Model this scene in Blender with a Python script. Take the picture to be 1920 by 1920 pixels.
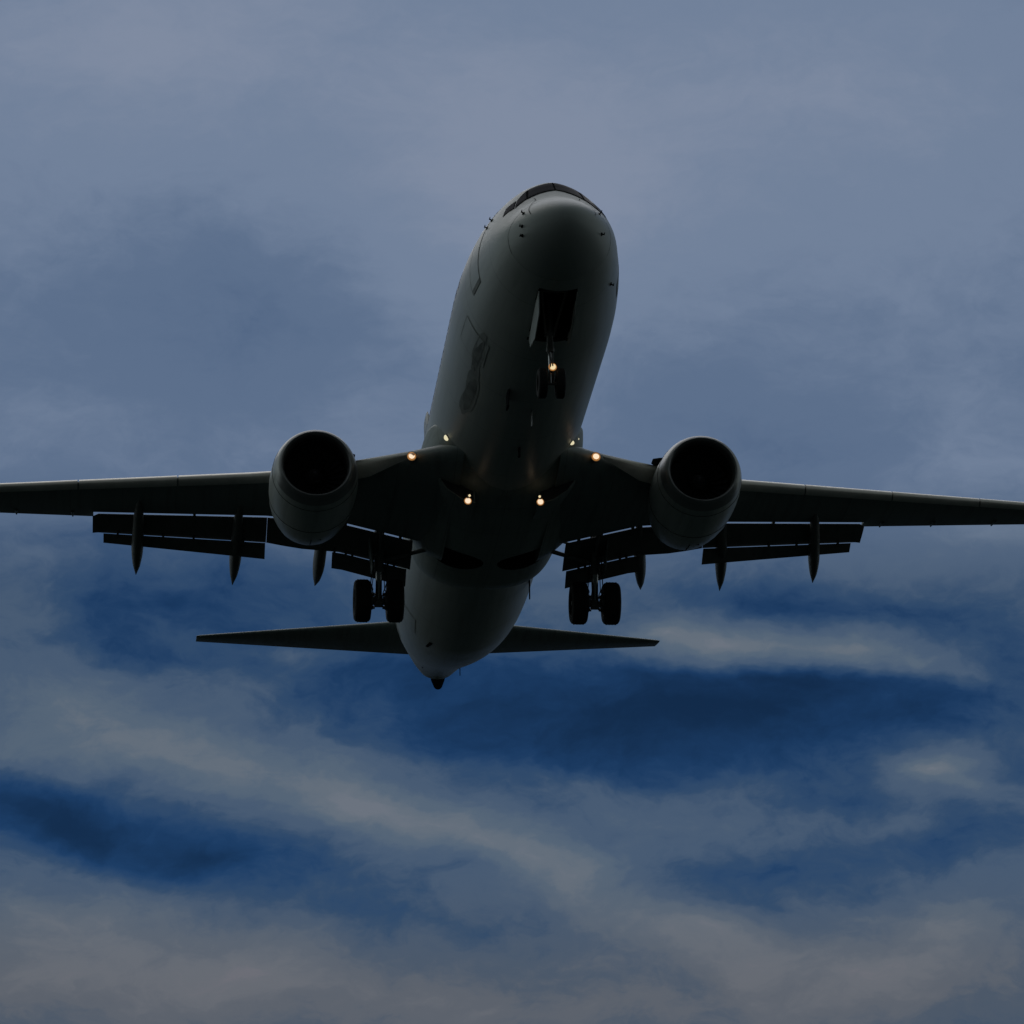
import bpy, bmesh, math
import numpy as np
from mathutils import Matrix, Vector, Euler
R = math.radians
for o in list(bpy.data.objects): bpy.data.objects.remove(o)
SC = bpy.context.scene; COL = SC.collection

# ------------------------------------------------------------------ camera
CAM_EL = 17.0
CAM_LOC = Vector((0, 0, 1.7))
FOCAL = 7461.7                      # in photo pixels (1920 wide)
cd = bpy.data.cameras.new('camera'); cam = bpy.data.objects.new('camera', cd); COL.objects.link(cam)
cd.sensor_width = 36; cd.lens = FOCAL * 36 / 1920; cd.clip_start = .5; cd.clip_end = 60000
cam.location = CAM_LOC; cam.rotation_euler = (R(90 + CAM_EL), 0, 0); SC.camera = cam

# ------------------------------------------------------------------ exposure / render
SC.view_settings.view_transform = 'Standard'; SC.view_settings.look = 'None'
SC.view_settings.exposure = 0.0; SC.view_settings.gamma = 1.0
SC.render.engine = 'CYCLES'
SC.cycles.use_denoising = True
SC.cycles.max_bounces = 6
SC.cycles.sample_clamp_indirect = 2.0

# ------------------------------------------------------------------ sun
SUN_AZ, SUN_EL = R(-14), R(50)      # azimuth from +Y (view direction), negative = viewer's left
sd = bpy.data.lights.new('sun', 'SUN'); sun = bpy.data.objects.new('sun', sd); COL.objects.link(sun)
sd.energy = 0.5; sd.angle = R(55); sd.color = (1, .96, .91)
sv = Vector((math.sin(SUN_AZ) * math.cos(SUN_EL), math.cos(SUN_AZ) * math.cos(SUN_EL), math.sin(SUN_EL)))
sun.rotation_euler = sv.to_track_quat('Z', 'Y').to_euler(); sun.location = (-60, 0, 80)

# ------------------------------------------------------------------ sky (world): clear-sky texture with broken cloud in sky directions
W = bpy.data.worlds.new('World'); SC.world = W; W.use_nodes = True
nt = W.node_tree; nt.nodes.clear()
def N(t, **k):
    n = nt.nodes.new(t)
    for a, b in k.items(): setattr(n, a, b)
    return n
def L(a, b): nt.links.new(a, b)
def M(op, a, b=None, c=None, clamp=False):
    n = N('ShaderNodeMath', operation=op, use_clamp=clamp)
    for i, v in enumerate((a, b, c)):
        if v is None: continue
        if isinstance(v, (int, float)): n.inputs[i].default_value = v
        else: L(v, n.inputs[i])
    return n.outputs[0]
tc = N('ShaderNodeTexCoord')
sx = N('ShaderNodeSeparateXYZ'); L(tc.outputs['Generated'], sx.inputs[0])
az = M('MULTIPLY', M('ARCTAN2', sx.outputs[0], sx.outputs[1]), 180 / math.pi)     # degrees
el = M('MULTIPLY', M('ARCSINE', M('MINIMUM', M('MAXIMUM', sx.outputs[2], -1.0), 1.0)), 180 / math.pi)
# well off to the sides the cloud base wanders up and down
wb = N('ShaderNodeTexNoise'); wb.inputs['Scale'].default_value = 2.2; wb.inputs['Detail'].default_value = 3; L(tc.outputs['Generated'], wb.inputs['Vector'])
ws = N('ShaderNodeMapRange', interpolation_type='SMOOTHSTEP'); L(M('ABSOLUTE', az), ws.inputs[0])
for k, v in zip(('From Min', 'From Max', 'To Min', 'To Max'), (8, 24, 0, 34)): ws.inputs[k].default_value = v
elw = M('ADD', el, M('MULTIPLY', M('SUBTRACT', wb.outputs['Fac'], .5), ws.outputs[0]))
P = N('ShaderNodeCombineXYZ'); L(az, P.inputs[0]); L(el, P.inputs[1])
def noise(scale, detail, rough, sxy=(1, 1, 1), off=(0, 0, 0), vec=None, rot=0):
    m = N('ShaderNodeMapping'); L(vec or P.outputs[0], m.inputs[0])
    m.inputs['Scale'].default_value = sxy; m.inputs['Location'].default_value = off
    m.inputs['Rotation'].default_value = (0, 0, rot)
    n = N('ShaderNodeTexNoise'); n.inputs['Scale'].default_value = scale
    n.inputs['Detail'].default_value = detail; n.inputs['Roughness'].default_value = rough
    L(m.outputs[0], n.inputs['Vector']); return n
# slow wind warp of the cloud field
wn = noise(.55, 3, .5, (.6, 1, 1), (3, 7, 0))
wv = N('ShaderNodeVectorMath', operation='MULTIPLY_ADD'); L(wn.outputs['Color'], wv.inputs[0])
wv.inputs[1].default_value = (2.2, 1.0, 0); wv.inputs[2].default_value = (-1.1, -.5, 0)
wn2 = noise(2.6, 3, .6, (.6, 1, 1), (13, 2, 0))
wv2 = N('ShaderNodeVectorMath', operation='MULTIPLY_ADD'); L(wn2.outputs['Color'], wv2.inputs[0])
wv2.inputs[1].default_value = (.5, .28, 0); L(wv.outputs[0], wv2.inputs[2])
pw = N('ShaderNodeVectorMath', operation='ADD'); L(P.outputs[0], pw.inputs[0]); L(wv2.outputs[0], pw.inputs[1])
PWARP = pw.outputs[0]
def sky_deg(px, py):
    X = (px - 960) / FOCAL; Z = (960 - py) / FOCAL; e = R(CAM_EL)
    y = math.cos(e) - Z * math.sin(e); z = math.sin(e) + Z * math.cos(e)
    return math.degrees(math.atan2(X, y)), math.degrees(math.atan2(z, math.hypot(X, y)))
KD = math.degrees(1 / FOCAL)
# cloud banks (centre, radii, tilt, strength): + thicker cloud, - clear holes
BANKS = [
 # broad overcast above
 (300, 60, 1100, 420, 0, .28), (1600, 180, 900, 420, 0, .22), (1040, 330, 420, 330, 0, .22),
 (500, 580, 420, 230, -8, -.20), (1420, 800, 420, 120, 6, -.16), (150, 780, 400, 120, 0, .05),
 (930, 560, 420, 480, 20, .10),(1850, 850, 260, 170, 0, .12),
 (960, 1880, 1300, 170, 0, .16), (1250, 1740, 380, 90, 6, .14), (150, 1700, 420, 120, 8, .06),
 # break below the wings
 (380, 1120, 330, 95, 8, -.34), (520, 1060, 260, 60, 0, -.14), (240, 1150, 120, 60, 20, -.16), (270, 985, 300, 45, 0, -.15), (90, 1130, 150, 130, 0, .12),
 (1330, 1330, 620, 150, -4, -.60), (1330, 1355, 380, 95, -5, -.34), (850, 1270, 330, 110, 10, -.34), (1560, 1120, 300, 52, 4, -.36), (1860, 1130, 160, 60, 0, -.10), (1880, 980, 120, 60, 0, .14),
 (1800, 1300, 260, 110, 0, -.20), (1200, 1140, 160, 90, 0, .06),
 (1390, 1195, 200, 66, 0, .66), (1610, 1190, 180, 70, 0, .58), (1740, 1225, 120, 45, 10, .34), (1290, 1180, 90, 40, 0, .3), (1820, 1250, 160, 45, 8, .30), (1450, 1268, 300, 22, 2, -.22),
 # left bank and its long tail running down to the right
 (110, 1290, 300, 120, 8, .26), (330, 1400, 340, 90, 14, .40), (700, 1495, 360, 90, 16, .52),
 (1030, 1610, 360, 85, 18, .44), (1350, 1720, 330, 75, 18, .26), (60, 1400, 200, 60, 20, .22),
 (700, 1390, 420, 60, 8, .12),
 # hole inside the bank
 (400, 1590, 330, 85, 14, -.62), (60, 1480, 200, 60, 22, -.60), (190, 1520, 150, 50, 20, -.3),
 # lower banks
 (150, 1790, 460, 190, 4, .30), (520, 1800, 380, 150, 6, .30), (820, 1860, 300, 80, 4, .14), (60, 1690, 200, 60, 10, .16), (330, 1740, 160, 40, 14, -.12), (1740, 1800, 420, 160, -14, .42),
 (1150, 1860, 330, 90, 8, .05), (1500, 1620, 420, 70, -8, -.20), (1800, 1560, 260, 60, 0, -.18), (1250, 1480, 420, 60, 4, .10),
 (1790, 1432, 90, 55, 0, .55), (1860, 1455, 90, 30, 8, .25), (1700, 1530, 300, 36, -4, .16), (1640, 1490, 250, 22, 0, -.16),
 (1770, 1700, 130, 70, -20, .22), (1300, 1530, 420, 90, 3, .16), (900, 1420, 300, 40, 6, .10), (880, 1600, 200, 60, 14, -.06), (1420, 1790, 200, 60, 10, .12),
 (330, 1205, 220, 26, 6, -.18), (560, 1200, 200, 22, 0, .15), (60, 1600, 120, 50, 0, .12), (200, 1620, 180, 40, 24, .10), (480, 1790, 200, 70, 0, .12), (960, 1700, 300, 60, 12, .12),
]
acc = None
for (cx, cy, rx, ry, an, amp) in BANKS:
    a, e = sky_deg(cx, cy)
    m = N('ShaderNodeMapping', vector_type='TEXTURE'); L(PWARP, m.inputs[0])
    m.inputs['Location'].default_value = (a, e, 0); m.inputs['Rotation'].default_value = (0, 0, R(-an))
    m.inputs['Scale'].default_value = (rx * KD * (1.55 if amp > 0 else 1.72), ry * KD * (1.55 if amp > 0 else 1.80), 1)
    g = N('ShaderNodeTexGradient', gradient_type='QUADRATIC_SPHERE'); L(m.outputs[0], g.inputs[0])
    s_ = N('ShaderNodeMath', operation='MULTIPLY_ADD'); L(g.outputs['Fac'], s_.inputs[0]); s_.inputs[1].default_value = amp * (1.22 if amp > 0 else .96)
    if acc is None: s_.inputs[2].default_value = 0
    else: L(acc, s_.inputs[2])
    acc = s_.outputs[0]
# base cover: thick overhead, thinning below about 17 degrees
mr = N('ShaderNodeMapRange', interpolation_type='SMOOTHSTEP'); L(elw, mr.inputs[0])
for k, v in zip(('From Min', 'From Max', 'To Min', 'To Max'), (15.3, 17.9, .43, .66)): mr.inputs[k].default_value = v
n1 = noise(.55, 7, .55, (.42, 1, 1), (1.3, 4.2, 0), PWARP, R(8))
n2 = noise(1.9, 6, .6, (.55, 1, 1), (8.3, 1.2, 0), PWARP, R(4))
n3 = noise(6.0, 5, .6, (.6, 1, 1), (2.3, 9.2, 0), PWARP, R(-5))
amp_r = N('ShaderNodeMapRange', interpolation_type='SMOOTHSTEP'); L(elw, amp_r.inputs[0])
for k, v in zip(('From Min', 'From Max', 'To Min', 'To Max'), (14.5, 18.5, 1.25, .42)): amp_r.inputs[k].default_value = v
nn = M('ADD', M('MULTIPLY', M('SUBTRACT', n1.outputs['Fac'], .5), .34), M('ADD', M('MULTIPLY', M('SUBTRACT', n2.outputs['Fac'], .5), .40), M('MULTIPLY', M('SUBTRACT', n3.outputs['Fac'], .5), .15)))
T = M('ADD', M('ADD', mr.outputs[0], acc), M('MULTIPLY', nn, amp_r.outputs[0]))
# cloud colour by thickness, cool and light high up, duller and warmer near the horizon
TLO = M('MULTIPLY', T, .92)
def ramp(pts, src=None):
    r = N('ShaderNodeValToRGB'); cr = r.color_ramp; cr.interpolation = 'EASE'
    while len(cr.elements) < len(pts): cr.elements.new(.5)
    for e_, (p, c) in zip(cr.elements, pts): e_.position = p; e_.color = (*c, 1)
    L(src or T, r.inputs[0]); return r.outputs[0]
def lin(r, g, b): return tuple(((c / 255 / 12.92) if c <= 10 else ((c / 255 + .055) / 1.055) ** 2.4) for c in (r, g, b))
hi = ramp([(0, lin(34, 66, 106)), (.35, lin(62, 86, 120)), (.6, lin(92, 111, 139)), (.8, lin(113, 129, 154)), (1, lin(127, 139, 161))])
lo = ramp([(0, lin(28, 58, 94)), (.30, lin(50, 75, 106)), (.52, lin(72, 91, 115)), (.72, lin(85, 101, 119)), (.88, lin(99, 110, 123)), (1, lin(107, 115, 127))], TLO)
lw = ramp([(0, lin(30, 58, 92)), (.30, lin(54, 76, 102)), (.52, lin(76, 88, 104)), (.70, lin(92, 98, 108)), (.88, lin(102, 106, 114)), (1, lin(108, 109, 117))], TLO)
def mixc(f, a, b):
    n = N('ShaderNodeMix', data_type='RGBA'); L(f, n.inputs[0]); L(a, n.inputs[6]); L(b, n.inputs[7]); return n.outputs[2]
f1 = N('ShaderNodeMapRange', interpolation_type='SMOOTHSTEP'); L(elw, f1.inputs[0]); f1.inputs[1].default_value = 15.4; f1.inputs[2].default_value = 17.7
f2 = N('ShaderNodeMapRange', interpolation_type='SMOOTHSTEP'); L(elw, f2.inputs[0]); f2.inputs[1].default_value = 9.9; f2.inputs[2].default_value = 12.2
cloud = mixc(f1.outputs[0], mixc(f2.outputs[0], lw, lo), hi)
sky = N('ShaderNodeTexSky', sky_type='NISHITA'); sky.sun_disc = False; sky.sun_elevation = SUN_EL; sky.sun_rotation = SUN_AZ
sky.air_density = .7; sky.dust_density = .0; sky.ozone_density = 6; sky.altitude = 3000
grade = N('ShaderNodeMix', data_type='RGBA', blend_type='MULTIPLY'); grade.inputs[0].default_value = 1
L(sky.outputs[0], grade.inputs[6]); 
deep = N('ShaderNodeMapRange', interpolation_type='SMOOTHSTEP'); L(M('ADD', T, M('MULTIPLY', M('SUBTRACT', n2.outputs['Fac'], .5), .18)), deep.inputs[0])
for k, v in zip(('From Min', 'From Max', 'To Min', 'To Max'), (-.36, .42, .54, 1.12)): deep.inputs[k].default_value = v
gv_ = N('ShaderNodeVectorMath', operation='SCALE'); gv_.inputs[0].default_value = (.19, .37, .475); L(deep.outputs[0], gv_.inputs['Scale']); L(gv_.outputs[0], grade.inputs[7])
bg1 = N('ShaderNodeBackground'); L(grade.outputs[2], bg1.inputs[0]); bg1.inputs[1].default_value = .05
bg2 = N('ShaderNodeBackground'); L(cloud, bg2.inputs[0]); bg2.inputs[1].default_value = 1.0
cover = N('ShaderNodeMapRange', interpolation_type='SMOOTHSTEP'); L(T, cover.inputs[0])
for k, v in zip(('From Min', 'From Max', 'To Min', 'To Max'), (.0, .42, .0, 1)): cover.inputs[k].default_value = v
ms = N('ShaderNodeMixShader'); L(cover.outputs[0], ms.inputs[0]); L(bg1.outputs[0], ms.inputs[1]); L(bg2.outputs[0], ms.inputs[2])
# away from the break the unseen cover is set grey, for neutral light on the flanks
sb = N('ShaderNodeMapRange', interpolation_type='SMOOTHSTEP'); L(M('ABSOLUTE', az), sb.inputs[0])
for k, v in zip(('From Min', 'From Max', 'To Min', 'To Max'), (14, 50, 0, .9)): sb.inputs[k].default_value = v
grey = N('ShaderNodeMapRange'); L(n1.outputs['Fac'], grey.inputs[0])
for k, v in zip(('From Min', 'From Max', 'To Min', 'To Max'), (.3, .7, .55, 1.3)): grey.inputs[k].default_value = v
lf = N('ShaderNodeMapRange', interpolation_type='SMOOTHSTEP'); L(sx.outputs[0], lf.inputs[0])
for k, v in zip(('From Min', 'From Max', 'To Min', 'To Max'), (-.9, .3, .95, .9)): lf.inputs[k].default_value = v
def glow_dir(a_, e_, pw_, k):  # bright lobe added to the unseen side sky, lightens tail flanks and cowls
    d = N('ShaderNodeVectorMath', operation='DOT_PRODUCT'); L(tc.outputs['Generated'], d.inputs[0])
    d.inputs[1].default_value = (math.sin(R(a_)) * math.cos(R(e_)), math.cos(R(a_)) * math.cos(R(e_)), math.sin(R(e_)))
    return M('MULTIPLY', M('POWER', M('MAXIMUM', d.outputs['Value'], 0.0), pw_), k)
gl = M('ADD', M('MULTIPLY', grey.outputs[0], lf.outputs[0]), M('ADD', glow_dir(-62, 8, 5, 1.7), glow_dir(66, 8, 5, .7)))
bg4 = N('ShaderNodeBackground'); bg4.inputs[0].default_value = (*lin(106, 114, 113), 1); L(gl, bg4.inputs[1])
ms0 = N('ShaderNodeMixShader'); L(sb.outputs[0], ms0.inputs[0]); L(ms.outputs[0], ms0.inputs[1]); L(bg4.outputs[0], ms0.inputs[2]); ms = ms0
# unseen sky behind the viewer, darkened to keep the nose dim
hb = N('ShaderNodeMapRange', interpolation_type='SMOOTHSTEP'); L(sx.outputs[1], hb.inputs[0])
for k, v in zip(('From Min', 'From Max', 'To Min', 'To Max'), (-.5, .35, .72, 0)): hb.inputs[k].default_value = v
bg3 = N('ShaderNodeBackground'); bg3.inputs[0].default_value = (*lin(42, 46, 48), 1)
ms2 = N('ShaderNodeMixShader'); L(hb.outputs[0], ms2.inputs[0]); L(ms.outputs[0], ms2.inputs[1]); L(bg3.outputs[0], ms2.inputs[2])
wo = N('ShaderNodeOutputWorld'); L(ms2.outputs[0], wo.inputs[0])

# ------------------------------------------------------------------ materials
def mat(name, col, rough=.5, metal=0, coat=0, var=.12, scale=1.2, stretch=(1, 1, 1), bump=0, lines=None, spec=.5, streak=0):
    m = bpy.data.materials.new(name); m.use_nodes = True; t = m.node_tree; b = t.nodes['Principled BSDF']
    b.inputs['Roughness'].default_value = rough; b.inputs['Metallic'].default_value = metal
    b.inputs['Coat Weight'].default_value = coat; b.inputs['Coat Roughness'].default_value = .28; b.inputs['Specular IOR Level'].default_value = spec
    tcn = t.nodes.new('ShaderNodeTexCoord'); mp = t.nodes.new('ShaderNodeMapping'); mp.inputs['Scale'].default_value = stretch
    t.links.new(tcn.outputs['Object'], mp.inputs[0])
    nz = t.nodes.new('ShaderNodeTexNoise'); nz.inputs['Scale'].default_value = scale; nz.inputs['Detail'].default_value = 8; nz.inputs['Roughness'].default_value = .65
    t.links.new(mp.outputs[0], nz.inputs['Vector'])
    r = t.nodes.new('ShaderNodeMapRange'); r.inputs[1].default_value = .3; r.inputs[2].default_value = .7; r.inputs[3].default_value = 1 - var; r.inputs[4].default_value = 1 + var * .6
    t.links.new(nz.outputs['Fac'], r.inputs[0]); fac = r.outputs[0]
    def mm(op, a, bb):
        n = t.nodes.new('ShaderNodeMath'); n.operation = op
        for i, v in enumerate((a, bb)):
            if v is None: continue
            if isinstance(v, (int, float)): n.inputs[i].default_value = v
            else: t.links.new(v, n.inputs[i])
        return n.outputs[0]
    if streak:     # oily dirt running aft along the skin
        mp2 = t.nodes.new('ShaderNodeMapping'); mp2.inputs['Scale'].default_value = (5.5, .28, 5.5); t.links.new(tcn.outputs['Object'], mp2.inputs[0])
        nz2 = t.nodes.new('ShaderNodeTexNoise'); nz2.inputs['Scale'].default_value = 1.0; nz2.inputs['Detail'].default_value = 6
        t.links.new(mp2.outputs[0], nz2.inputs['Vector'])
        r2 = t.nodes.new('ShaderNodeMapRange'); r2.inputs[1].default_value = .48; r2.inputs[2].default_value = .75; r2.inputs[3].default_value = 1; r2.inputs[4].default_value = 1 - streak
        t.links.new(nz2.outputs['Fac'], r2.inputs[0]); fac = mm('MULTIPLY', fac, r2.outputs[0])
    hgt = None
    if lines:      # skin panel joints: (axis, pitch, width)
        sp = t.nodes.new('ShaderNodeSeparateXYZ'); t.links.new(tcn.outputs['Object'], sp.inputs[0])
        for (ax, pitch, wd) in lines:
            fr = mm('FRACT', mm('DIVIDE', sp.outputs[ax], pitch), None)
            edge = mm('LESS_THAN', fr, wd / pitch)
            k = mm('SUBTRACT', 1.0, mm('MULTIPLY', edge, .45)); fac = mm('MULTIPLY', fac, k)
    mx = t.nodes.new('ShaderNodeMix'); mx.data_type = 'RGBA'; mx.blend_type = 'MULTIPLY'; mx.inputs[0].default_value = 1
    mx.inputs[6].default_value = (*col, 1); cmb = t.nodes.new('ShaderNodeCombineColor')
    for i in range(3): t.links.new(fac, cmb.inputs[i])
    t.links.new(cmb.outputs[0], mx.inputs[7]); t.links.new(mx.outputs[2], b.inputs['Base Color'])
    rr = t.nodes.new('ShaderNodeMapRange'); rr.inputs[3].default_value = max(.02, rough - .08); rr.inputs[4].default_value = min(1, rough + .12)
    t.links.new(nz.outputs['Fac'], rr.inputs[0]); t.links.new(rr.outputs[0], b.inputs['Roughness'])
    if bump:
        bp = t.nodes.new('ShaderNodeBump'); bp.inputs['Strength'].default_value = bump; bp.inputs['Distance'].default_value = .02
        t.links.new(nz.outputs['Fac'], bp.inputs['Height']); t.links.new(bp.outputs[0], b.inputs['Normal'])
    return m
def lampmat(name, col, st):
    m = bpy.data.materials.new(name); m.use_nodes = True; b = m.node_tree.nodes['Principled BSDF']
    b.inputs['Base Color'].default_value = (.5, .5, .5, 1); b.inputs['Emission Color'].default_value = (*col, 1); b.inputs['Emission Strength'].default_value = st
    return m
PAINT = mat('fuselage_paint', (.47, .50, .475), .40, coat=.05, var=.06, scale=.8, bump=.05, spec=.35, lines=[(1, 2.54, .014)], streak=.16)
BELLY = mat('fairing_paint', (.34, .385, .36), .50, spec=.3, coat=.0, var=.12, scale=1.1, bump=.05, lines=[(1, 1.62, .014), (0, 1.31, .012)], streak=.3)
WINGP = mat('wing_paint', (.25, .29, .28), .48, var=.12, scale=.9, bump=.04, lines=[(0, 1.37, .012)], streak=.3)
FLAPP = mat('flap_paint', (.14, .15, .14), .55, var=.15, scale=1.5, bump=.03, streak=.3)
SLAT = mat('slat_metal', (.86, .81, .74), .42, metal=.75, var=.12, scale=2.0)
NAC = mat('nacelle_paint', (.54, .57, .54), .38, coat=.25, var=.08, scale=1.0, bump=.05, streak=.22)
LIPM = mat('inlet_lip_metal', (.34, .34, .34), .34, metal=.7, var=.1, scale=3)
DARK = mat('inlet_liner', (.045, .045, .05), .5, var=.2, scale=3)
FANM = mat('fan_titanium', (.10, .10, .11), .4, metal=.6, var=.1, scale=4)
HOT = mat('exhaust_metal', (.16, .14, .13), .42, metal=.7, var=.25, scale=3)
TYRE = mat('tyre_rubber', (.018, .018, .018), .8, var=.25, scale=6, bump=.1)
RIM = mat('wheel_metal', (.16, .16, .165), .45, metal=.5, var=.2, scale=5)
STRUT = mat('gear_paint', (.20, .205, .20), .45, var=.2, scale=5)
CHROME = mat('polished_piston', (.5, .5, .5), .16, metal=.95, var=.05, scale=4)
HOSE = mat('hydraulic_hose', (.03, .03, .032), .6, var=.1, scale=4)
GLASS = mat('cockpit_glass', (.010, .011, .018), .22, var=.1, scale=2, spec=.02)
GLASS.node_tree.nodes['Principled BSDF'].inputs['IOR'].default_value = 1.12
CABW = mat('cabin_window_glass', (.03, .035, .04), .15, var=.1, scale=2)
SEAM = mat('dark_seal', (.03, .03, .032), .7, var=.1, scale=3, spec=.0)
BLOTCH = mat('faint_dark_paint', (.33, .35, .33), .5, var=.3, scale=3, spec=.3)
DARKP = mat('dark_mottled_paint', (.25, .265, .25), .55, var=.6, scale=3.5, stretch=(1, .5, 1), spec=.2)
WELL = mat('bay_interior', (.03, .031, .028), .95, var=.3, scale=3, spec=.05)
BARE = mat('bare_metal', (.30, .30, .30), .35, metal=.7, var=.1, scale=4)
RADO = mat('radome_paint', (.42, .45, .43), .42, coat=.12, var=.06, scale=1.0, bump=.04)
LWARM = lampmat('landing_lamp_light', (1.0, .80, .58), .95)
LPALE = lampmat('turnoff_lamp_light', (1.0, .90, .58), .75)
LAMBER = lampmat('amber_fringe_glow', (1.0, .42, .10), .34)  # glowing ring stands in for the amber glare fringe around a lens
LTAXI = lampmat('taxi_lamp_light', (1.0, .80, .46), .85)
GROUNDM = mat('dark_grass_ground', (.012, .019, .018), .95, var=.4, scale=.05, spec=.1)

# ------------------------------------------------------------------ ground
def mesh_obj(name, verts, faces, m, parent=None, smooth=True, angle=35, recalc=True):
    me = bpy.data.meshes.new(name); me.from_pydata([tuple(map(float, v)) for v in verts], [], faces); me.update()
    if recalc:
        b = bmesh.new(); b.from_mesh(me); bmesh.ops.recalc_face_normals(b, faces=b.faces); b.to_mesh(me); b.free()
    me.materials.append(m)
    if smooth:
        me.shade_smooth(); me.set_sharp_from_angle(angle=R(angle))
    o = bpy.data.objects.new(name, me); COL.objects.link(o)
    if parent: o.parent = parent
    return o
gn = 48; gv = []; gf = []
for i in range(gn + 1):
    for j in range(gn + 1):
        u, w = (i / gn * 2 - 1), (j / gn * 2 - 1); x = math.copysign(abs(u) ** 2.2, u) * 20000; y = math.copysign(abs(w) ** 2.2, w) * 20000
        gv.append((x, y, 0 if math.hypot(x, y) < 300 else -1.5 * math.sin(x * .003) * math.sin(y * .004) - .5))
for i in range(gn):
    for j in range(gn): a = i * (gn + 1) + j; gf.append((a, a + 1, a + gn + 2, a + gn + 1))
g = mesh_obj('ground', gv, gf, GROUNDM); g['kind'] = 'structure'
g['label'] = 'dark flat grass ground under the approach path'; g['category'] = 'ground'

# ------------------------------------------------------------------ airliner root
def Rm(y, p, r): return Matrix.Rotation(y, 4, 'Z') @ Matrix.Rotation(p, 4, 'X') @ Matrix.Rotation(r, 4, 'Y')
E_ = Matrix.Rotation(R(CAM_EL), 4, 'X')
root = bpy.data.objects.new('airliner', None); COL.objects.link(root)
root.empty_display_size = 2
root.matrix_world = Matrix.Translation(CAM_LOC) @ E_ @ Matrix.Translation((1.17604622, 87.44938349, 7.04030144)) @ Rm(R(5.89410898), R(-19.6517165), R(0.82951709))
root['label'] = 'white twin engine jet airliner flying in to land with wheels and flaps down'
root['category'] = 'airplane'

# local axes: x = across (positive towards the plane's left wing), y = aft from the nose tip, z = up
class MB:
    def __init__(s): s.v = []; s.f = []
    def add(s, v, f): n = len(s.v); s.v += [tuple(map(float, p)) for p in v]; s.f += [tuple(i + n for i in q) for q in f]; return s
    def rings(s, rs, cap0=True, cap1=True, closed=True):
        n = len(rs[0]); v = [p for r_ in rs for p in r_]; f = []
        for i in range(len(rs) - 1):
            for j in range(n if closed else n - 1):
                f.append((i * n + j, i * n + (j + 1) % n, (i + 1) * n + (j + 1) % n, (i + 1) * n + j))
        if cap0: f.append(tuple(range(n))[::-1])
        if cap1: f.append(tuple((len(rs) - 1) * n + j for j in range(n)))
        return s.add(v, f)
    def tube(s, a, b, r0, r1=None, n=16):
        a, b = Vector(a), Vector(b); r1 = r0 if r1 is None else r1
        d = (b - a).normalized(); u = d.orthogonal().normalized(); w = d.cross(u)
        rs = [[tuple(c + (u * math.cos(t) + w * math.sin(t)) * r) for t in [2 * math.pi * k / n for k in range(n)]] for c, r in ((a, r0), (b, r1))]
        return s.rings(rs)
    def path(s, pts, r, n=10):
        for a, b in zip(pts[:-1], pts[1:]): s.tube(a, b, r, n=n)
        return s
    def lathe(s, prof, c, axis='y', n=48, cap0=False, cap1=False, sq=None):
        rs = []
        for (d, r) in prof:
            ring = []
            for k in range(n):
                t = 2 * math.pi * k / n; a, b = r * math.cos(t), r * math.sin(t)
                if sq: b = sq(d, a, b)
                ring.append((c[0] + a, c[1] + d, c[2] + b) if axis == 'y' else (c[0] + d, c[1] + a, c[2] + b))
            rs.append(ring)
        return s.rings(rs, cap0, cap1)
    def box(s, c, h, rot=None):
        c = Vector(c); m = rot or Matrix.Identity(3)
        v = [tuple(c + m @ Vector((x * h[0], y * h[1], z * h[2]))) for x in (-1, 1) for y in (-1, 1) for z in (-1, 1)]
        return s.add(v, [(0, 1, 3, 2), (4, 6, 7, 5), (0, 4, 5, 1), (2, 3, 7, 6), (0, 2, 6, 4), (1, 5, 7, 3)])
    def prism(s, poly, x0, x1):     # poly in (y,z), extruded in x
        return s.rings([[(x0, p[0], p[1]) for p in poly], [(x1, p[0], p[1]) for p in poly]])
    def build(s, name, m, parent=None, bevel=0, **k):
        o = mesh_obj(name, s.v, s.f, m, parent, **k)
        if bevel:
            b = bmesh.new(); b.from_mesh(o.data)
            es = [e for e in b.edges if len(e.link_faces) == 2 and e.calc_face_angle(0) > R(40)]
            bmesh.ops.bevel(b, geom=es, offset=bevel, segments=2, affect='EDGES', profile=.6, clamp_overlap=True); b.to_mesh(o.data); b.free()
            o.data.shade_smooth(); o.data.set_sharp_from_angle(angle=R(35))
        return o
def boolean_cut(o, cutter_mbs):
    for mb in cutter_mbs:
        c = mb.build('cutter', SEAM, root); md = o.modifiers.new('cut', 'BOOLEAN'); md.operation = 'DIFFERENCE'; md.object = c; md.solver = 'EXACT'
        dg = bpy.context.evaluated_depsgraph_get(); me = bpy.data.meshes.new_from_object(o.evaluated_get(dg))
        o.modifiers.clear(); old = o.data; nm = old.name; o.data = me; bpy.data.meshes.remove(old); me.name = nm
        bpy.data.objects.remove(c)
    o.data.shade_smooth(); o.data.set_sharp_from_angle(angle=R(35))

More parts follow.
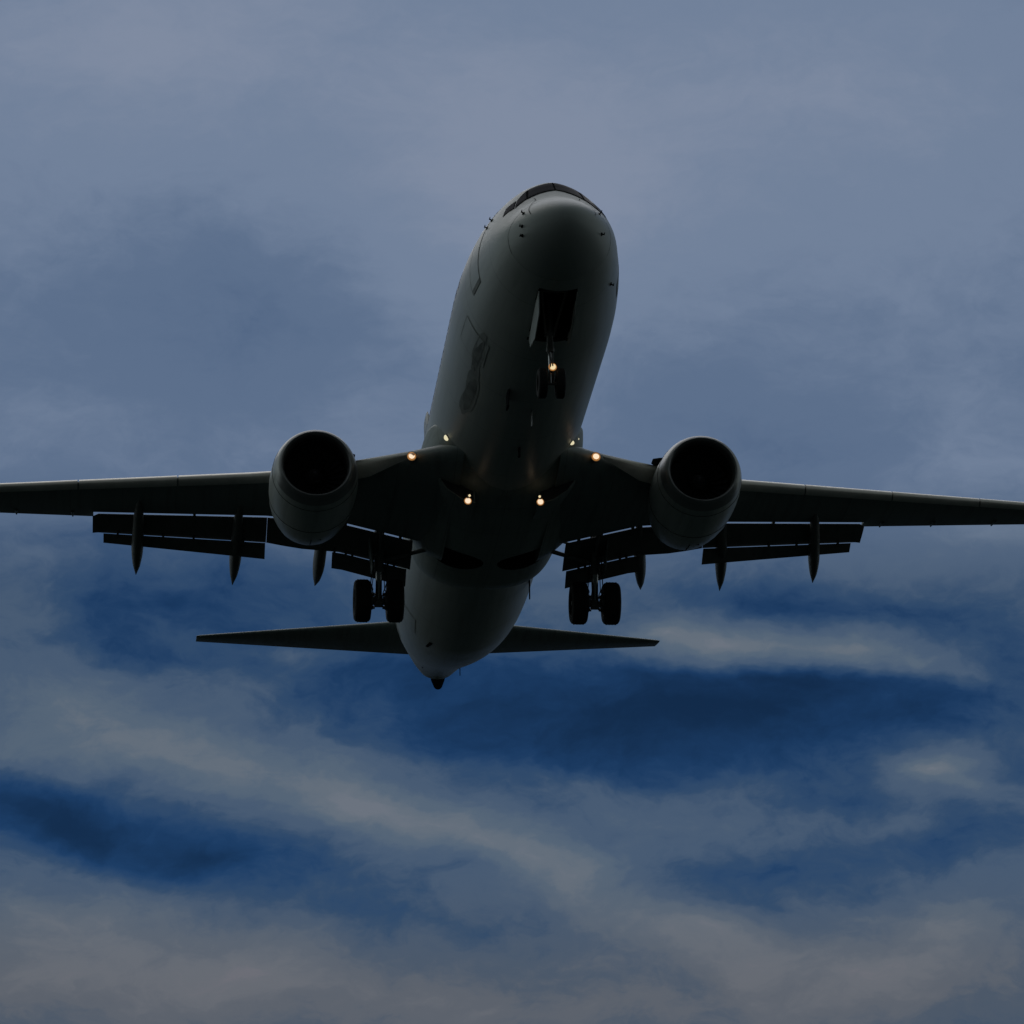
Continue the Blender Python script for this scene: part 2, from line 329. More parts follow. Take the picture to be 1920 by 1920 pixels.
# ------------------------------------------------------------------ fuselage
def pchip(x, y, q):
    x = np.asarray(x, float); y = np.asarray(y, float); h = np.diff(x); d = np.diff(y) / h
    m = np.zeros(len(x)); m[0] = d[0]; m[-1] = d[-1]
    for i in range(1, len(x) - 1):
        if d[i - 1] * d[i] > 0:
            a = 2 * h[i] + h[i - 1]; b = h[i] + 2 * h[i - 1]; m[i] = (a + b) / (a / d[i - 1] + b / d[i])
    q = np.asarray(q, float); i = np.clip(np.searchsorted(x, q) - 1, 0, len(h) - 1); t = (q - x[i]) / h[i]
    return (2*t**3-3*t**2+1)*y[i] + (t**3-2*t**2+t)*h[i]*m[i] + (-2*t**3+3*t**2)*y[i+1] + (t**3-t**2)*h[i]*m[i+1]
NS = [0,.1,.3,.6,1,1.5,2,2.5,3,4,5,6,7.5]
HW = [0,.30,.54,.78,1.00,1.20,1.34,1.44,1.52,1.66,1.77,1.84,1.88]
ZB = [-.55,-.83,-1.03,-1.22,-1.39,-1.54,-1.65,-1.74,-1.81,-1.91,-1.97,-2,-2]
ZT = [-.55,-.29,-.10,.09,.30,.56,.97,1.34,1.56,1.83,1.95,2.0,2.0]
ZW = [-.55,-.54,-.52,-.50,-.46,-.42,-.38,-.33,-.28,-.18,-.1,-.04,0]
SEND = 38.05
TS = [12.5,11,9.5,8,6.5,5,3.5,2,1,0]
THW = [1.88,1.85,1.79,1.68,1.51,1.30,1.08,.86,.66,.34]
TZB = [-2,-1.95,-1.75,-1.45,-1.08,-.66,-.25,.14,.36,.50]
TZT = [2,2,2,2,2,1.97,1.88,1.65,1.38,.95]
TZW = [0,.02,.1,.2,.35,.5,.65,.8,.82,.72]
TXO = [0,0,0,0,0,.02,.05,.09,.13,.17]
AX = [math.sqrt(s) for s in NS] + [math.sqrt(SEND - t) for t in TS]
def prof(s):
    q = np.sqrt(np.clip(s, 0, SEND))
    return [pchip(AX, a + b, q) for a, b in ((HW, THW), (ZB, TZB), (ZT, TZT), (ZW, TZW), ([0] * 13, TXO))]
def surf(s, th):
    s = np.asarray(s, float); th = np.asarray(th, float); w, b, t, m, xo = prof(s); sn = np.sin(th); cs = np.cos(th)
    k = np.interp(s, [.4, 1.5, 3.6, 7.0], [0, .20, .22, 0]) * np.clip(sn * 3, 0, 1)     # the flight deck narrows towards its roof
    return np.stack([xo + w * np.sign(cs) * np.abs(cs) ** (1 + k), s + 0 * th, m + np.where(sn > 0, (t - m) * sn, (m - b) * sn)], -1)
def snorm(s, th):
    e = 1e-3; a = surf(s + e, th) - surf(s - e, th); b = surf(s, th + e) - surf(s, th - e)
    n = np.cross(b, a); n /= np.linalg.norm(n, axis=-1, keepdims=True) + 1e-12
    p = surf(s, th); c = np.stack([0 * p[..., 0], p[..., 1], 0 * p[..., 0]], -1)
    sg = np.sign(((p - c) * n).sum(-1, keepdims=True)); return n * np.where(sg == 0, 1, sg)
def th_of(s, z, side):
    w, b, t, m, xo = [float(v) for v in prof(np.array([s]))[:5]] if False else [float(v[0]) for v in prof(np.array([s]))]
    sn = (z - m) / ((t - m) if z > m else (m - b)); sn = max(-1, min(1, sn)); a = math.asin(sn)
    return a if side > 0 else math.pi - a
SR = 1.42
ss = np.concatenate([np.linspace(0, 1, 26)[1:] ** 2 * SR, SR + np.linspace(0, 1, 46)[1:] ** 1.3 * 6.1, np.linspace(SR + 6.1, 25.5, 34)[1:], np.linspace(25.5, SEND - .62, 50)[1:]])
NT = 128; th = np.linspace(0, 2 * np.pi, NT, endpoint=False)
def fus_rings(sv_): return [[tuple(p) for p in surf(np.full(NT, s), th)] for s in sv_]
body_s = [s for s in ss if s >= SR - 1e-6]
mb = MB().rings(fus_rings(body_s)); fus = mb.build('fuselage', PAINT, root)
# nose radome
mb = MB().rings([[(p[0], p[1] - .012, p[2]) for p in r_] for r_ in fus_rings([s for s in ss if s <= SR + 1e-6])], cap0=True)
mb.build('radome', RADO, fus)
# radome joint
def band(s0, s1, off):
    a = surf(np.full(NT, s0), th) + off * snorm(np.full(NT, s0), th); b = surf(np.full(NT, s1), th) + off * snorm(np.full(NT, s1), th)
    return [[tuple(p) for p in a], [tuple(p) for p in b]]
# wheel wells and nose bay
WX = [(-1.02, 18.55), (1.02, 18.55)]
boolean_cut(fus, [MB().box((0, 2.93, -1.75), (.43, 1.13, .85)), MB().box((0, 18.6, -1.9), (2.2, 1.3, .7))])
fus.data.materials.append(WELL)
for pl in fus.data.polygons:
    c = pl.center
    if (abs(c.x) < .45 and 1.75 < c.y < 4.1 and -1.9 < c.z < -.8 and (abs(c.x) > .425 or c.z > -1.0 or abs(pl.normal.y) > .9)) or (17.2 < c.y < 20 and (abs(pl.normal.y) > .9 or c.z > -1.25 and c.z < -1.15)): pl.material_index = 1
mb = MB()
for i in range(5): mb.box((0, 2.1 + i * .42, -.96), (.42, .02, .04))
mb.tube((-.3, 1.85, -.95), (-.3, 4.0, -.95), .02); mb.tube((.33, 1.85, -.98), (.33, 4.0, -.98), .015)
mb.build('bay_frame', WELL, fus)

def patch(corners, side, off, n=8, name='window', m=None, parent=None, thick=0.0, shrink=0):
    """corners (s,z) a,b,c,d around a quad lying on the fuselage skin"""
    c = [(s, th_of(s, z, side)) for s, z in corners]
    cs = np.array(c); ctr = cs.mean(0)
    rows = []
    for i in range(n + 1):
        u = i / n; row = []
        for j in range(n + 1):
            w = j / n; q = cs[0] * (1-u) * (1-w) + cs[1] * u * (1-w) + cs[2] * u * w + cs[3] * (1-u) * w
            q = q + (ctr - q) * shrink; row.append(q)
        rows.append(row)
    q = np.array(rows).reshape(-1, 2); p = surf(q[:, 0], q[:, 1]); nn_ = snorm(q[:, 0], q[:, 1]); p = p + nn_ * off
    f = [(i * (n + 1) + j, i * (n + 1) + j + 1, (i + 1) * (n + 1) + j + 1, (i + 1) * (n + 1) + j) for i in range(n) for j in range(n)]
    mb_ = MB().add(p, f)
    return mb_
def skin_line(pts, side, w, off=.003, n=10):
    """thin strip following (s,z) polyline on the skin"""
    mb_ = MB(); q = []
    for (a, b_) in zip(pts[:-1], pts[1:]):
        for k in range(n): t = k / n; q.append((a[0] * (1-t) + b_[0] * t, a[1] * (1-t) + b_[1] * t))
    q.append(pts[-1]); qq = np.array([(s, th_of(s, z, side)) for s, z in q]); P0 = surf(qq[:, 0], qq[:, 1]); Nn = snorm(qq[:, 0], qq[:, 1])
    v = []; 
    for i in range(len(q)):
        t = P0[min(i + 1, len(q) - 1)] - P0[max(i - 1, 0)]; t = t / (np.linalg.norm(t) + 1e-9); c = np.cross(t, Nn[i])
        v += [P0[i] + c * w / 2 + Nn[i] * off, P0[i] - c * w / 2 + Nn[i] * off]
    f = [(2*i, 2*i+1, 2*i+3, 2*i+2) for i in range(len(q) - 1)]
    return mb_.add(v, f)
# cockpit windows: dark mask band then panes
PANES = [[(1.93, .86), (1.83, .60), (2.36, 1.07), (2.47, 1.26)],
         [(1.82, .58), (1.72, .30), (2.20, .76), (2.38, 1.06)],
         [(1.74, .25), (2.12, .24), (2.36, .62), (2.22, .74)]]
XC = [(.035, .70), None, None]
def pane_mb(idx, side, off, shrink):
    # corners given as (s, z); convert through explicit x where the skin is near the centreline
    C = [[(.03, 1.90, .88), (.70, 1.85, .64), (.66, 2.40, 1.12), (.03, 2.45, 1.32)],
         [(.73, 1.86, .63), (.97, 1.80, .38), (.92, 2.15, .76), (.70, 2.40, 1.08)],
         [(.99, 1.83, .37), (1.20, 2.10, .30), (1.14, 2.28, .58), (.95, 2.17, .72)]][idx]
    cs = []
    for (x, s, z) in C:
        w, b_, t, m_, xo = [float(v[0]) for v in prof(np.array([s]))]
        a = math.atan2((z - m_) / (t - m_), x / w); cs.append((s, a if side > 0 else math.pi - a))
    cs = np.array(cs); ctr = cs.mean(0); n = 10; Q = []
    for i in range(n + 1):
        for j in range(n + 1):
            u, w = i / n, j / n; q = cs[0]*(1-u)*(1-w) + cs[1]*u*(1-w) + cs[2]*u*w + cs[3]*(1-u)*w; Q.append(q + (ctr - q) * shrink)
    Q = np.array(Q); p = surf(Q[:, 0], Q[:, 1]) + snorm(Q[:, 0], Q[:, 1]) * off
    f = [(i*(n+1)+j, i*(n+1)+j+1, (i+1)*(n+1)+j+1, (i+1)*(n+1)+j) for i in range(n) for j in range(n)]
    return MB().add(p, f)
for side in (-1, 1):
    for k in range(3):
        fr = pane_mb(k, side, .006, -.10).build('cockpit_window', SEAM, root)
        pane_mb(k, side, .012, .03).build('pane', GLASS, fr)
# cabin windows
def oval(s, z, side, rs, rz, off, n=20):
    t = th_of(s, z, side); v = []
    pc = surf(np.array([s]), np.array([t]))[0] + snorm(np.array([s]), np.array([t]))[0] * off
    for k in range(n):
        a = 2 * math.pi * k / n; ca, sa = math.cos(a), math.sin(a)
        ds = rs * math.copysign(abs(ca) ** .7, ca); dz = rz * math.copysign(abs(sa) ** .7, sa); tt = th_of(s + ds, z + dz, side)
        v.append(surf(np.array([s + ds]), np.array([tt]))[0] + snorm(np.array([s + ds]), np.array([tt]))[0] * off)
    return MB().add([pc] + v, [(0, 1 + k, 1 + (k + 1) % n) for k in range(n)])
for side in (-1, 1):
    for i in range(44):
        s = 6.35 + i * .508
        if 15.9 < s < 16.9 and False: continue
        fr = oval(s, .52, side, .15, .215, .004).build('cabin_window', BARE, root)
        oval(s, .52, side, .115, .175, .009).build('pane', CABW, fr)
# doors
def door(name, s0, s1, z0, z1, side, handle=True, w=.035):
    d = patch([(s0, z0), (s1, z0), (s1, z1), (s0, z1)], side, .007, 10).build(name, PAINT, root)
    skin_line([(s0, z0), (s1, z0), (s1, z1), (s0, z1), (s0, z0)], side, w * .7, .010).build('door_seal', DARKP, d)
    return d
for side in (-1, 1):
    d = door('cabin_door', 3.62, 4.45, -.55, 1.22, side)
    skin_line([(3.62, -.60), (4.45, -.60)], side, .10, .012).build('door_sill', DARKP, d)
    door('cabin_door', 30.2, 31.0, -.35, 1.25, side)
door('cargo_door', 5.45, 6.75, -1.50, -.72, -1, w=.018)
door('cargo_door', 26.2, 27.4, -1.35, -.55, -1, w=.018)
# darker uneven patches low on the skin of that side
def blotch(s, z, rs, rz, tilt, seed, k, off):
    rng = np.random.RandomState(seed); n = 44; ph = rng.rand(5) * 6.28; am = rng.rand(5) * .16; v = []
    for i in range(n + 1):
        a = 2 * math.pi * i / n; rr_ = 1 + sum(am[j] * math.sin((j + 2) * a + ph[j]) for j in range(5))
        if i == n: rr_ = 0
        ds = rs * rr_ * math.cos(a) * k; dz = rz * rr_ * math.sin(a) * k + ds * tilt; q = th_of(s + ds, z + dz, -1)
        v.append(surf(np.array([s + ds]), np.array([q]))[0] + snorm(np.array([s + ds]), np.array([q]))[0] * off)
    return MB().add(v, [(n, i, (i + 1) % n) for i in range(n)])
for (s, z, rs_, rz_, tl_, sd_) in ((6.3, -1.33, 1.0, .10, .02, 3), (8.7, -1.36, 1.25, .13, .03, 8)):
    sm_ = blotch(s, z, rs_, rz_, tl_, sd_, 1.25, .009).build('dark_blotch', BLOTCH, root); blotch(s + .1, z, rs_, rz_, tl_, sd_ + 1, .85, .012).build('dark_blotch_core', DARKP, sm_)
# panel seams on the nose
for side in (-1, 1):
    skin_line([(.95, .22), (1.1, -.1), (1.35, -.5), (1.42, -.9)], side, .012, .006).build('panel_seam', SEAM, fus)
    skin_line([(1.70, .58), (1.0, .10), (.55, -.32)], side, .014, .018).build('panel_seam', SEAM, fus)
# probes: pitot and angle of attack vanes
def probe(x, s, z, L_=.10):
    side = 1 if x > 0 else -1; t = th_of(s, z, side); p = surf(np.array([s]), np.array([t]))[0]; n = snorm(np.array([s]), np.array([t]))[0]
    a = Vector(p); nv = Vector(n); tip = a + nv * .07
    mb_ = MB().tube(a - nv * .02, tip, .022, .014, 10); mb_.tube(tip + Vector((0, .03, 0)), tip - Vector((0, L_, 0)), .014, .008, 10)
    mb_.tube(a - nv * .01, a + nv * .015, .045, .04, 16)
    return mb_.build('pitot_probe', SEAM, root)
for q in [(-.85, .88, -.16), (-.87, .78, -.51), (-.87, .83, -.71), (.9, 1.05, -.06), (.83, .78, -.66), (1.3, 2.75, -1.01), (-1.43, 3.46, .61), (-1.36, 3.32, .74)]: probe(*q)
# blade antennas and drains on the belly
def blade(name, a, b_, h, w=.03, m=SEAM, lean=.12, x1=None):
    (x0, s0, z0), (x2, s2, z2) = a, b_
    mb_ = MB(); n = 12; rs = []
    for t in (0, 1):
        ring = []
        for k in range(n):
            an = 2 * math.pi * k / n; f = .5 + .5 * math.cos(an); cs_ = (1 - .45 * t)
            s = s0 + (s2 - s0) * ((1 - f) * cs_ + t * .40); x = x0 + (x2 - x0) * ((1 - f) * cs_ + t * .4) + math.sin(an) * w
            ring.append((x, s, (z0 + (z2 - z0) * (1 - f)) - h * t + (.03 if t == 0 else 0)))
        rs.append(ring)
    return mb_.rings(rs).build(name, m, root)
blade('blade_antenna', (-.60, 7.0, -1.88), (-.60, 7.75, -1.88), .32)
blade('drain_mast', (.05, 8.1, -1.99), (.05, 8.5, -1.99), .36, .012, BARE)
blade('blade_antenna', (0, 10.6, -1.99), (0, 10.9, -1.99), .2)
blade('drain_mast', (1.52, 23.0, -1.12), (1.52, 23.25, -1.12), .58, .018, SEAM)
blade('drain_mast', (.55, 33.9, -.12), (.55, 34.1, -.08), .42, .012, SEAM)
patch([(27.1, -1.74), (27.9, -1.60), (27.9, -1.56), (27.1, -1.69)], -1, .01).build('outflow_vent', SEAM, root)
patch([(34.0, -.26), (34.2, -.20), (35.0, .02), (34.8, -.05)], -1, .01).build('outflow_vent', SEAM, root)
# beacon under the belly is unlit here; auxiliary power unit exhaust
nrs = []
for (s, k) in []:
    q = surf(np.full(32, min(s, SEND)), np.linspace(0, 2*np.pi, 32, endpoint=False)); c = q.mean(0)
    nrs.append([tuple(((p - c) * (k if s <= SEND else k) + c + np.array([0, s - min(s, SEND), 0]))) for p in q])
nz = []
for (s, x, z, r_) in [(37.4, .17, .92, .26), (37.8, .20, .78, .25), (38.1, .22, .66, .22), (38.42, .25, .54, .14), (38.42, .25, .54, .10), (38.2, .23, .60, .09)]:
    nz.append([(x + r_ * math.cos(a), s - .25 * r_ * math.sin(a), z + r_ * math.sin(a)) for a in np.linspace(0, 2 * np.pi, 28, endpoint=False)])
MB().rings(nz).build('exhaust_nozzle', SEAM, root)

# ------------------------------------------------------------------ belly fairing
def fairing():
    KS = [12.2, 12.8, 13.4, 14.0, 15, 17, 19, 20.2, 20.7, 21.2, 21.8, 22.6]
    KB = [-1.65, -1.80, -1.93, -2.06, -2.24, -2.30, -2.30, -2.29, -2.24, -2.10, -1.80, -1.35]
    KH = [1.50, 1.75, 1.90, 1.97, 2.02, 2.04, 2.04, 2.02, 1.99, 1.93, 1.80, 1.60]
    KT = [-.9, -.7, -.5, -.4, -.35, -.3, -.3, -.35, -.4, -.5, -.65, -.85]
    sv_ = np.concatenate([np.linspace(12.2, 20, 46), np.linspace(20.1, 22.6, 34)]); n = 96; rs = []
    b_, h_, t_ = pchip(KS, KB, sv_), pchip(KS, KH, sv_), pchip(KS, KT, sv_)
    for s, bb, hh, tt in zip(sv_, b_, h_, t_):
        ring = []
        for k in range(n):
            a = 2 * math.pi * k / n; ca, sa = math.cos(a), math.sin(a); e = 2 / 2.5
            x = hh * math.copysign(abs(ca) ** e, ca); z = math.copysign(abs(sa) ** e, sa)
            ring.append((x, s, tt + (z * (tt - bb) if z < 0 else z * .3)))
        rs.append(ring)
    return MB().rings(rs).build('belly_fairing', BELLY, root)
fair = fairing()
def well_cut(cx, cy):
    mb_ = MB(); n = 56; rs = []
    for z in (-2.9, -1.55): rs.append([(cx + .84 * math.cos(2*math.pi*k/n), cy + .64 * math.sin(2*math.pi*k/n), z) for k in range(n)])
    return mb_.rings(rs)
boolean_cut(fair, [well_cut(*c) for c in WX])

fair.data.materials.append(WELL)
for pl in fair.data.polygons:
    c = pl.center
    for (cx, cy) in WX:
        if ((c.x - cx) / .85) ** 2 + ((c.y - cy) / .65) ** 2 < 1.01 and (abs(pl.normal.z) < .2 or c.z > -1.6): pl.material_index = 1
for (cx, cy) in WX:
    for i in range(3): MB().tube((cx - .6, cy - .3 + i * .28, -1.62), (cx + .6, cy - .3 + i * .28, -1.60), .03).build('well_pipe', HOSE, fair)
# ram air inlets
for sg in (-1, 1):
    q = [(sg * .80, 13.95, -2.20), (sg * 1.48, 13.50, -1.78), (sg * 1.60, 13.55, -1.70)]
    mb = MB()
    rs = []
    for (s, k) in ((13.40, 1.0), (13.75, 1.0), (14.2, .75), (14.9, .1)):
        ring = []
        for (x, z, o) in [(.78, -2.17, 1), (1.10, -2.10, 1), (1.45, -1.86, 1), (1.62, -1.62, 1), (1.5, -1.55, 0), (1.2, -1.75, 0), (.8, -1.95, 0)]:
            ring.append((sg * (x + .10 * k * o * (x - .6)), s + (x - .78) * -.30 + .55, z - (.10 * k * o) + (.07 if not o else 0)))
        rs.append(ring)
    sc = MB().rings(rs, cap0=True).build('air_inlet', BELLY, root, bevel=0)
    # dark throat set into the front face
    f = rs[0]; c = np.mean(np.array(f), 0); th_ring = [tuple((np.array(p) - c) * .90 + c + np.array([0, -.006, 0])) for p in f]
    bk = [tuple((np.array(p) - c) * .7 + c + np.array([0, .012, 0])) for p in f]
    MB().rings([th_ring, bk]).build('inlet_throat', DARK, sc)

def glow(parent, loc, watts):      # the lamp's own warm light
    d_ = bpy.data.lights.new('lamp_light', 'POINT'); o_ = bpy.data.objects.new('lamp_light', d_); COL.objects.link(o_)
    d_.energy = watts; d_.color = (1, .42, .10); d_.shadow_soft_size = .09; o_.parent = parent; o_.location = loc; return o_
# ------------------------------------------------------------------ wings
def naca(u, t): return 5 * t * (.2969 * np.sqrt(u) - .1260 * u - .3516 * u**2 + .2843 * u**3 - .1036 * u**4)
def ip(x, a, b_): return float(np.interp(x, a, b_))
def LEs(x): return ip(x, [1.0, 1.9, 2.4, 3.9, 5.9, 17.16], [11.8, 12.75, 13.22, 14.45, 15.93, 21.45])
def LEz(x): return -1.3 + .12 * (x - 1.9)
def TEs(x): return ip(x, [1.0, 5.85, 10.35, 17.16], [19.9, 19.72, 20.95, 22.78])
def GPs(x): return ip(x, [1.0, 3.9, 5.85, 10.35], [18.40, 18.30, 18.62, 20.20])
def GPz(x): return ip(x, [1.0, 1.9, 3.9, 5.85, 10.35], [-1.84, -1.75, -1.28, -1.017, -.41])
def TCK(x): return ip(x, [1, 6, 17.2], [.135, .115, .10])
UU = (np.linspace(0, 1, 22)) ** 1.9
def wing_ring(x, sg, cut):
    ls, lz = LEs(x) + .16, LEz(x); te = TEs(x); c = te - ls; t = TCK(x)
    r = (GPs(x) - ls) / c if cut else 1.0
    if cut:
        yt = float(naca(np.array([r]), t)[0]) * c * .8
        zte = lz + (GPz(x) + yt - lz) / r
    else: zte = lz + .02 * (x / 10)
    up, dn = [], []
    ru = min(1, r + (.06 if cut else 0))
    for u in UU[::-1]:
        uu = u * ru; up.append((sg * x, ls + uu * c, lz + (zte - lz) * uu + float(naca(np.array([uu]), t)[0]) * c * 1.05 + (.0 if cut else .005 * uu)))
    for u in UU[1:]:
        uu = u * r; dn.append((sg * x, ls + uu * c, lz + (zte - lz) * uu - float(naca(np.array([uu]), t)[0]) * c * .8))
    return up + dn
for sg in (-1, 1):
    xs = [1.2, 1.6, 1.9, 2.4, 3.0, 3.9, 4.9, 5.85, 7, 8.2, 9.3, 10.35]
    wg = MB().rings([wing_ring(x, sg, True) for x in xs]); 
    xo = [10.352, 11.5, 13, 14.5, 16, 16.9, 17.1, 17.2]
    rs = [wing_ring(x, sg, False) for x in xo]
    for i, k in ((6, .8), (7, .35)):
        c = np.mean(np.array(rs[i]), 0); rs[i] = [(p[0], (p[1] - c[1]) * (.9 if k > .5 else .75) + c[1] + .05, (p[2] - c[2]) * k + c[2]) for p in rs[i]]
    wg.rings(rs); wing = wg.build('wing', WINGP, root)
    # wing root fillet
    rr = []
    for i, s in enumerate(np.linspace(12.15, 20.9, 34)):
        k = min(1, (s - 12.15) / 2.2); k = k * k * (3 - 2 * k); e_ = max(0, (s - 18.6) / 2.3); k2 = k * (1 - .75 * e_)
        zc = -1.12 - .30 * min(1, (s - 11.5) / 7); x0 = 1.25; x1 = 1.46 + .66 * k2; h = .03 + .34 * k2
        rr.append([(sg * x0, s, zc - h - .35 * k2), (sg * (x0 + .30 * k2 + .1), s, zc - h - .12 * k2), (sg * (x1 - .04), s, zc - .12 * k2), (sg * x1, s, zc), (sg * (x1 - .04), s, zc + .1 * k2), (sg * (x0 + .35 * k2 + .1), s, zc + h), (sg * x0, s, zc + h + .2)])
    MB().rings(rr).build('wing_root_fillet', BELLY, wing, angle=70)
    # slats
    SP = [(.55,.17),(.3,.165),(.15,.125),(.05,.07),(0,0),(.02,-.06),(.08,-.12),(.16,-.155),(.21,-.16),(.21,-.14),(.12,-.09),(.1,-.02),(.16,.05),(.3,.11),(.55,.15)]
    for (a, b_) in ((5.78, 8.16), (8.20, 10.72), (10.76, 13.37), (13.41, 16.55)):
        rs = []
        for x in np.linspace(a, b_, 5):
            k = 1.0 - .030 * (x - 6); rs.append([(sg * x, LEs(x) + u * k, LEz(x) - .03 + w * k * 1.02) for u, w in SP])
        MB().rings(rs).build('slat', SLAT, wing, angle=50)
    # inboard leading edge krueger flap
    rs = []
    for x in np.linspace(2.36, 4.05, 9):
        k = min(1, .12 + (x - 2.36) * .80); l0, z0 = LEs(x), LEz(x)
        rs.append([(sg * x, l0 + u * k, z0 + w * k) for u, w in [(.20,.04),(.05,.06),(-.03,.03),(-.05,-.03),(0,-.10),(.12,-.22),(.28,-.36),(.31,-.35),(.20,-.2),(.10,-.08)]])
    MB().rings(rs).build('krueger_flap', SLAT, wing, angle=50)
    # flaps
    e0 = R(19.7); SE, CE = math.sin(e0), math.cos(e0)
    def pz(s, p): return (s * SE - p) / CE
    def pof(s, z): return s * SE - z * CE
    def foil(x, s0, z0, c, d, t=.13):
        cd_, sd_ = math.cos(d), math.sin(d); pts = []
        for u in UU[::-1]: pts.append((u * c, float(naca(np.array([u]), t)[0]) * c * 1.15))
        for u in UU[1:]: pts.append((u * c, -float(naca(np.array([u]), t)[0]) * c * .55))
        return [(sg * x, s0 + a * cd_ + b__ * sd_, z0 - a * sd_ + b__ * cd_) for a, b__ in pts]
    def fore(x):
        pg = pof(GPs(x), GPz(x)); ext = ip(x, [1.9, 5.0, 5.85, 10.35], [.80, .80, .71, .55]); c = ip(x, [1.9, 5.85, 10.35], [1.15, 1.02, .82])
        s0 = GPs(x) + .22; r0 = c * .075; p0 = pg + .048; z0 = pz(s0, p0)
        d = math.asin(min(.95, (pg + ext - p0 - .01) / c)) - e0
        return s0, z0, c, d, pg + ext
    def aft(x):
        s0, z0, c, d, pe = fore(x); te_s, te_z = s0 + c * math.cos(d), z0 - c * math.sin(d)
        ext = ip(x, [1.9, 3.9, 5.85, 10.35], [.50, .46, .46, .27]); ca = ext * 1.12
        s1 = te_s - .06; p1 = pe + .006; z1 = pz(s1, p1); da = math.asin(min(.97, (ext - .03) / ca)) - e0
        return s1, z1, ca, da
    inb = 2.02
    for (a, b_, nm) in ((inb, 4.1, 1), (4.1, 5.8, 0), (5.83, 10.28, 1)):
        pass
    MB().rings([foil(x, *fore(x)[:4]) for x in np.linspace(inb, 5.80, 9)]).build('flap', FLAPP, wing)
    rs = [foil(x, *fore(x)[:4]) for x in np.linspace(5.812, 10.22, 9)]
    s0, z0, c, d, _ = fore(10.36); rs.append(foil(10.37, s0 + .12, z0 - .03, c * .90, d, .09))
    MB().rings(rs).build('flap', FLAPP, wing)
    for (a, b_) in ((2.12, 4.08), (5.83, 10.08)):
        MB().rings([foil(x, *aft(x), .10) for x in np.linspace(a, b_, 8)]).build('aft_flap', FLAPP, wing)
    # flap linkage pieces bridging the slots
    for x in (2.35, 2.95, 3.78, 7.7):
        s0, z0, c, d, _ = fore(x); MB().box((sg * x, s0 - .05, z0 + .02), (.035, .28, .05), Matrix.Rotation(-d, 3, 'X')).build('flap_link', FLAPP, wing)
    for x in (2.45, 2.62, 3.55, 3.72, 4.02, 6.4, 7.7, 8.5, 9.7):
        s1, z1, ca, da = aft(x); MB().box((sg * x, s1 + .02, z1 + .0), (.03, .10, .035), Matrix.Rotation(-da, 3, 'X')).build('flap_link', FLAPP, wing)
    # flap track fairings
    for (x, tip_s, z_t, st) in ((9.22, 22.90, -1.22, 18.55), (6.62, 22.85, -1.50, 17.85), (4.40, 22.60, -1.58, 17.9)):
        za = GPz(x); KS_ = [0, .12, .28, .45, .6, .78, .92, 1]; Wd = [.015, .08, .13, .155, .16, .12, .05, .008]; Hh = [.02, .12, .24, .31, .33, .24, .10, .012]
        rs = []
        for u in np.linspace(0, 1, 40):
            s = st + (tip_s - st) * u; w = float(pchip(KS_, Wd, u)); h = float(pchip(KS_, Hh, u))
            zt = za - .02 + .05 * (1 - u); drop = max(0, u - .25); xx = x - (.06 if sg < 0 else .62) * (1 - u) + (.10 if sg > 0 else -.02); zc = zt - h * .45 * min(1, u * 3) - (zt - z_t) * (drop / .75) ** 1.1
            rs.append([(sg * xx + w * math.copysign(abs(math.cos(a)) ** .85, math.cos(a)), s, zc + h * math.sin(a)) for a in np.linspace(0, 2*np.pi, 20, endpoint=False)])
        MB().rings(rs).build('flap_track_fairing', FLAPP, wing)
    # aileron hinge line and bump
    for x in (10.9, 12.4, 14.2):
        MB().tube((sg * x, TEs(x) - .5, LEz(x) - .03), (sg * x, TEs(x) - .02, LEz(x) - .0), .05, .02, 10).build('aileron_hinge', WINGP, wing)
    # wing root landing light
    lx = 2.43 if sg < 0 else 2.17; ls = LEs(lx) + .10; lz = LEz(lx) - .05
    lh = MB().lathe([(0, .125), (.06, .125), (.16, .10)], (sg * lx, ls - .05, lz), cap0=True, cap1=True, n=28).build('landing_light', BARE, wing)
    MB().lathe([(-.05, .02), (-.04, .05), (-.015, .072), (.002, .082)], (sg * lx, ls - .05, lz), cap0=True, cap1=True, n=28).build('lens', LWARM, lh); MB().lathe([(-.035, .076), (-.02, .104), (.004, .112)], (sg * lx, ls - .05, lz), n=28).build('amber_fringe', LAMBER, lh); glow(lh, (sg * lx, ls - .16, lz), .06)

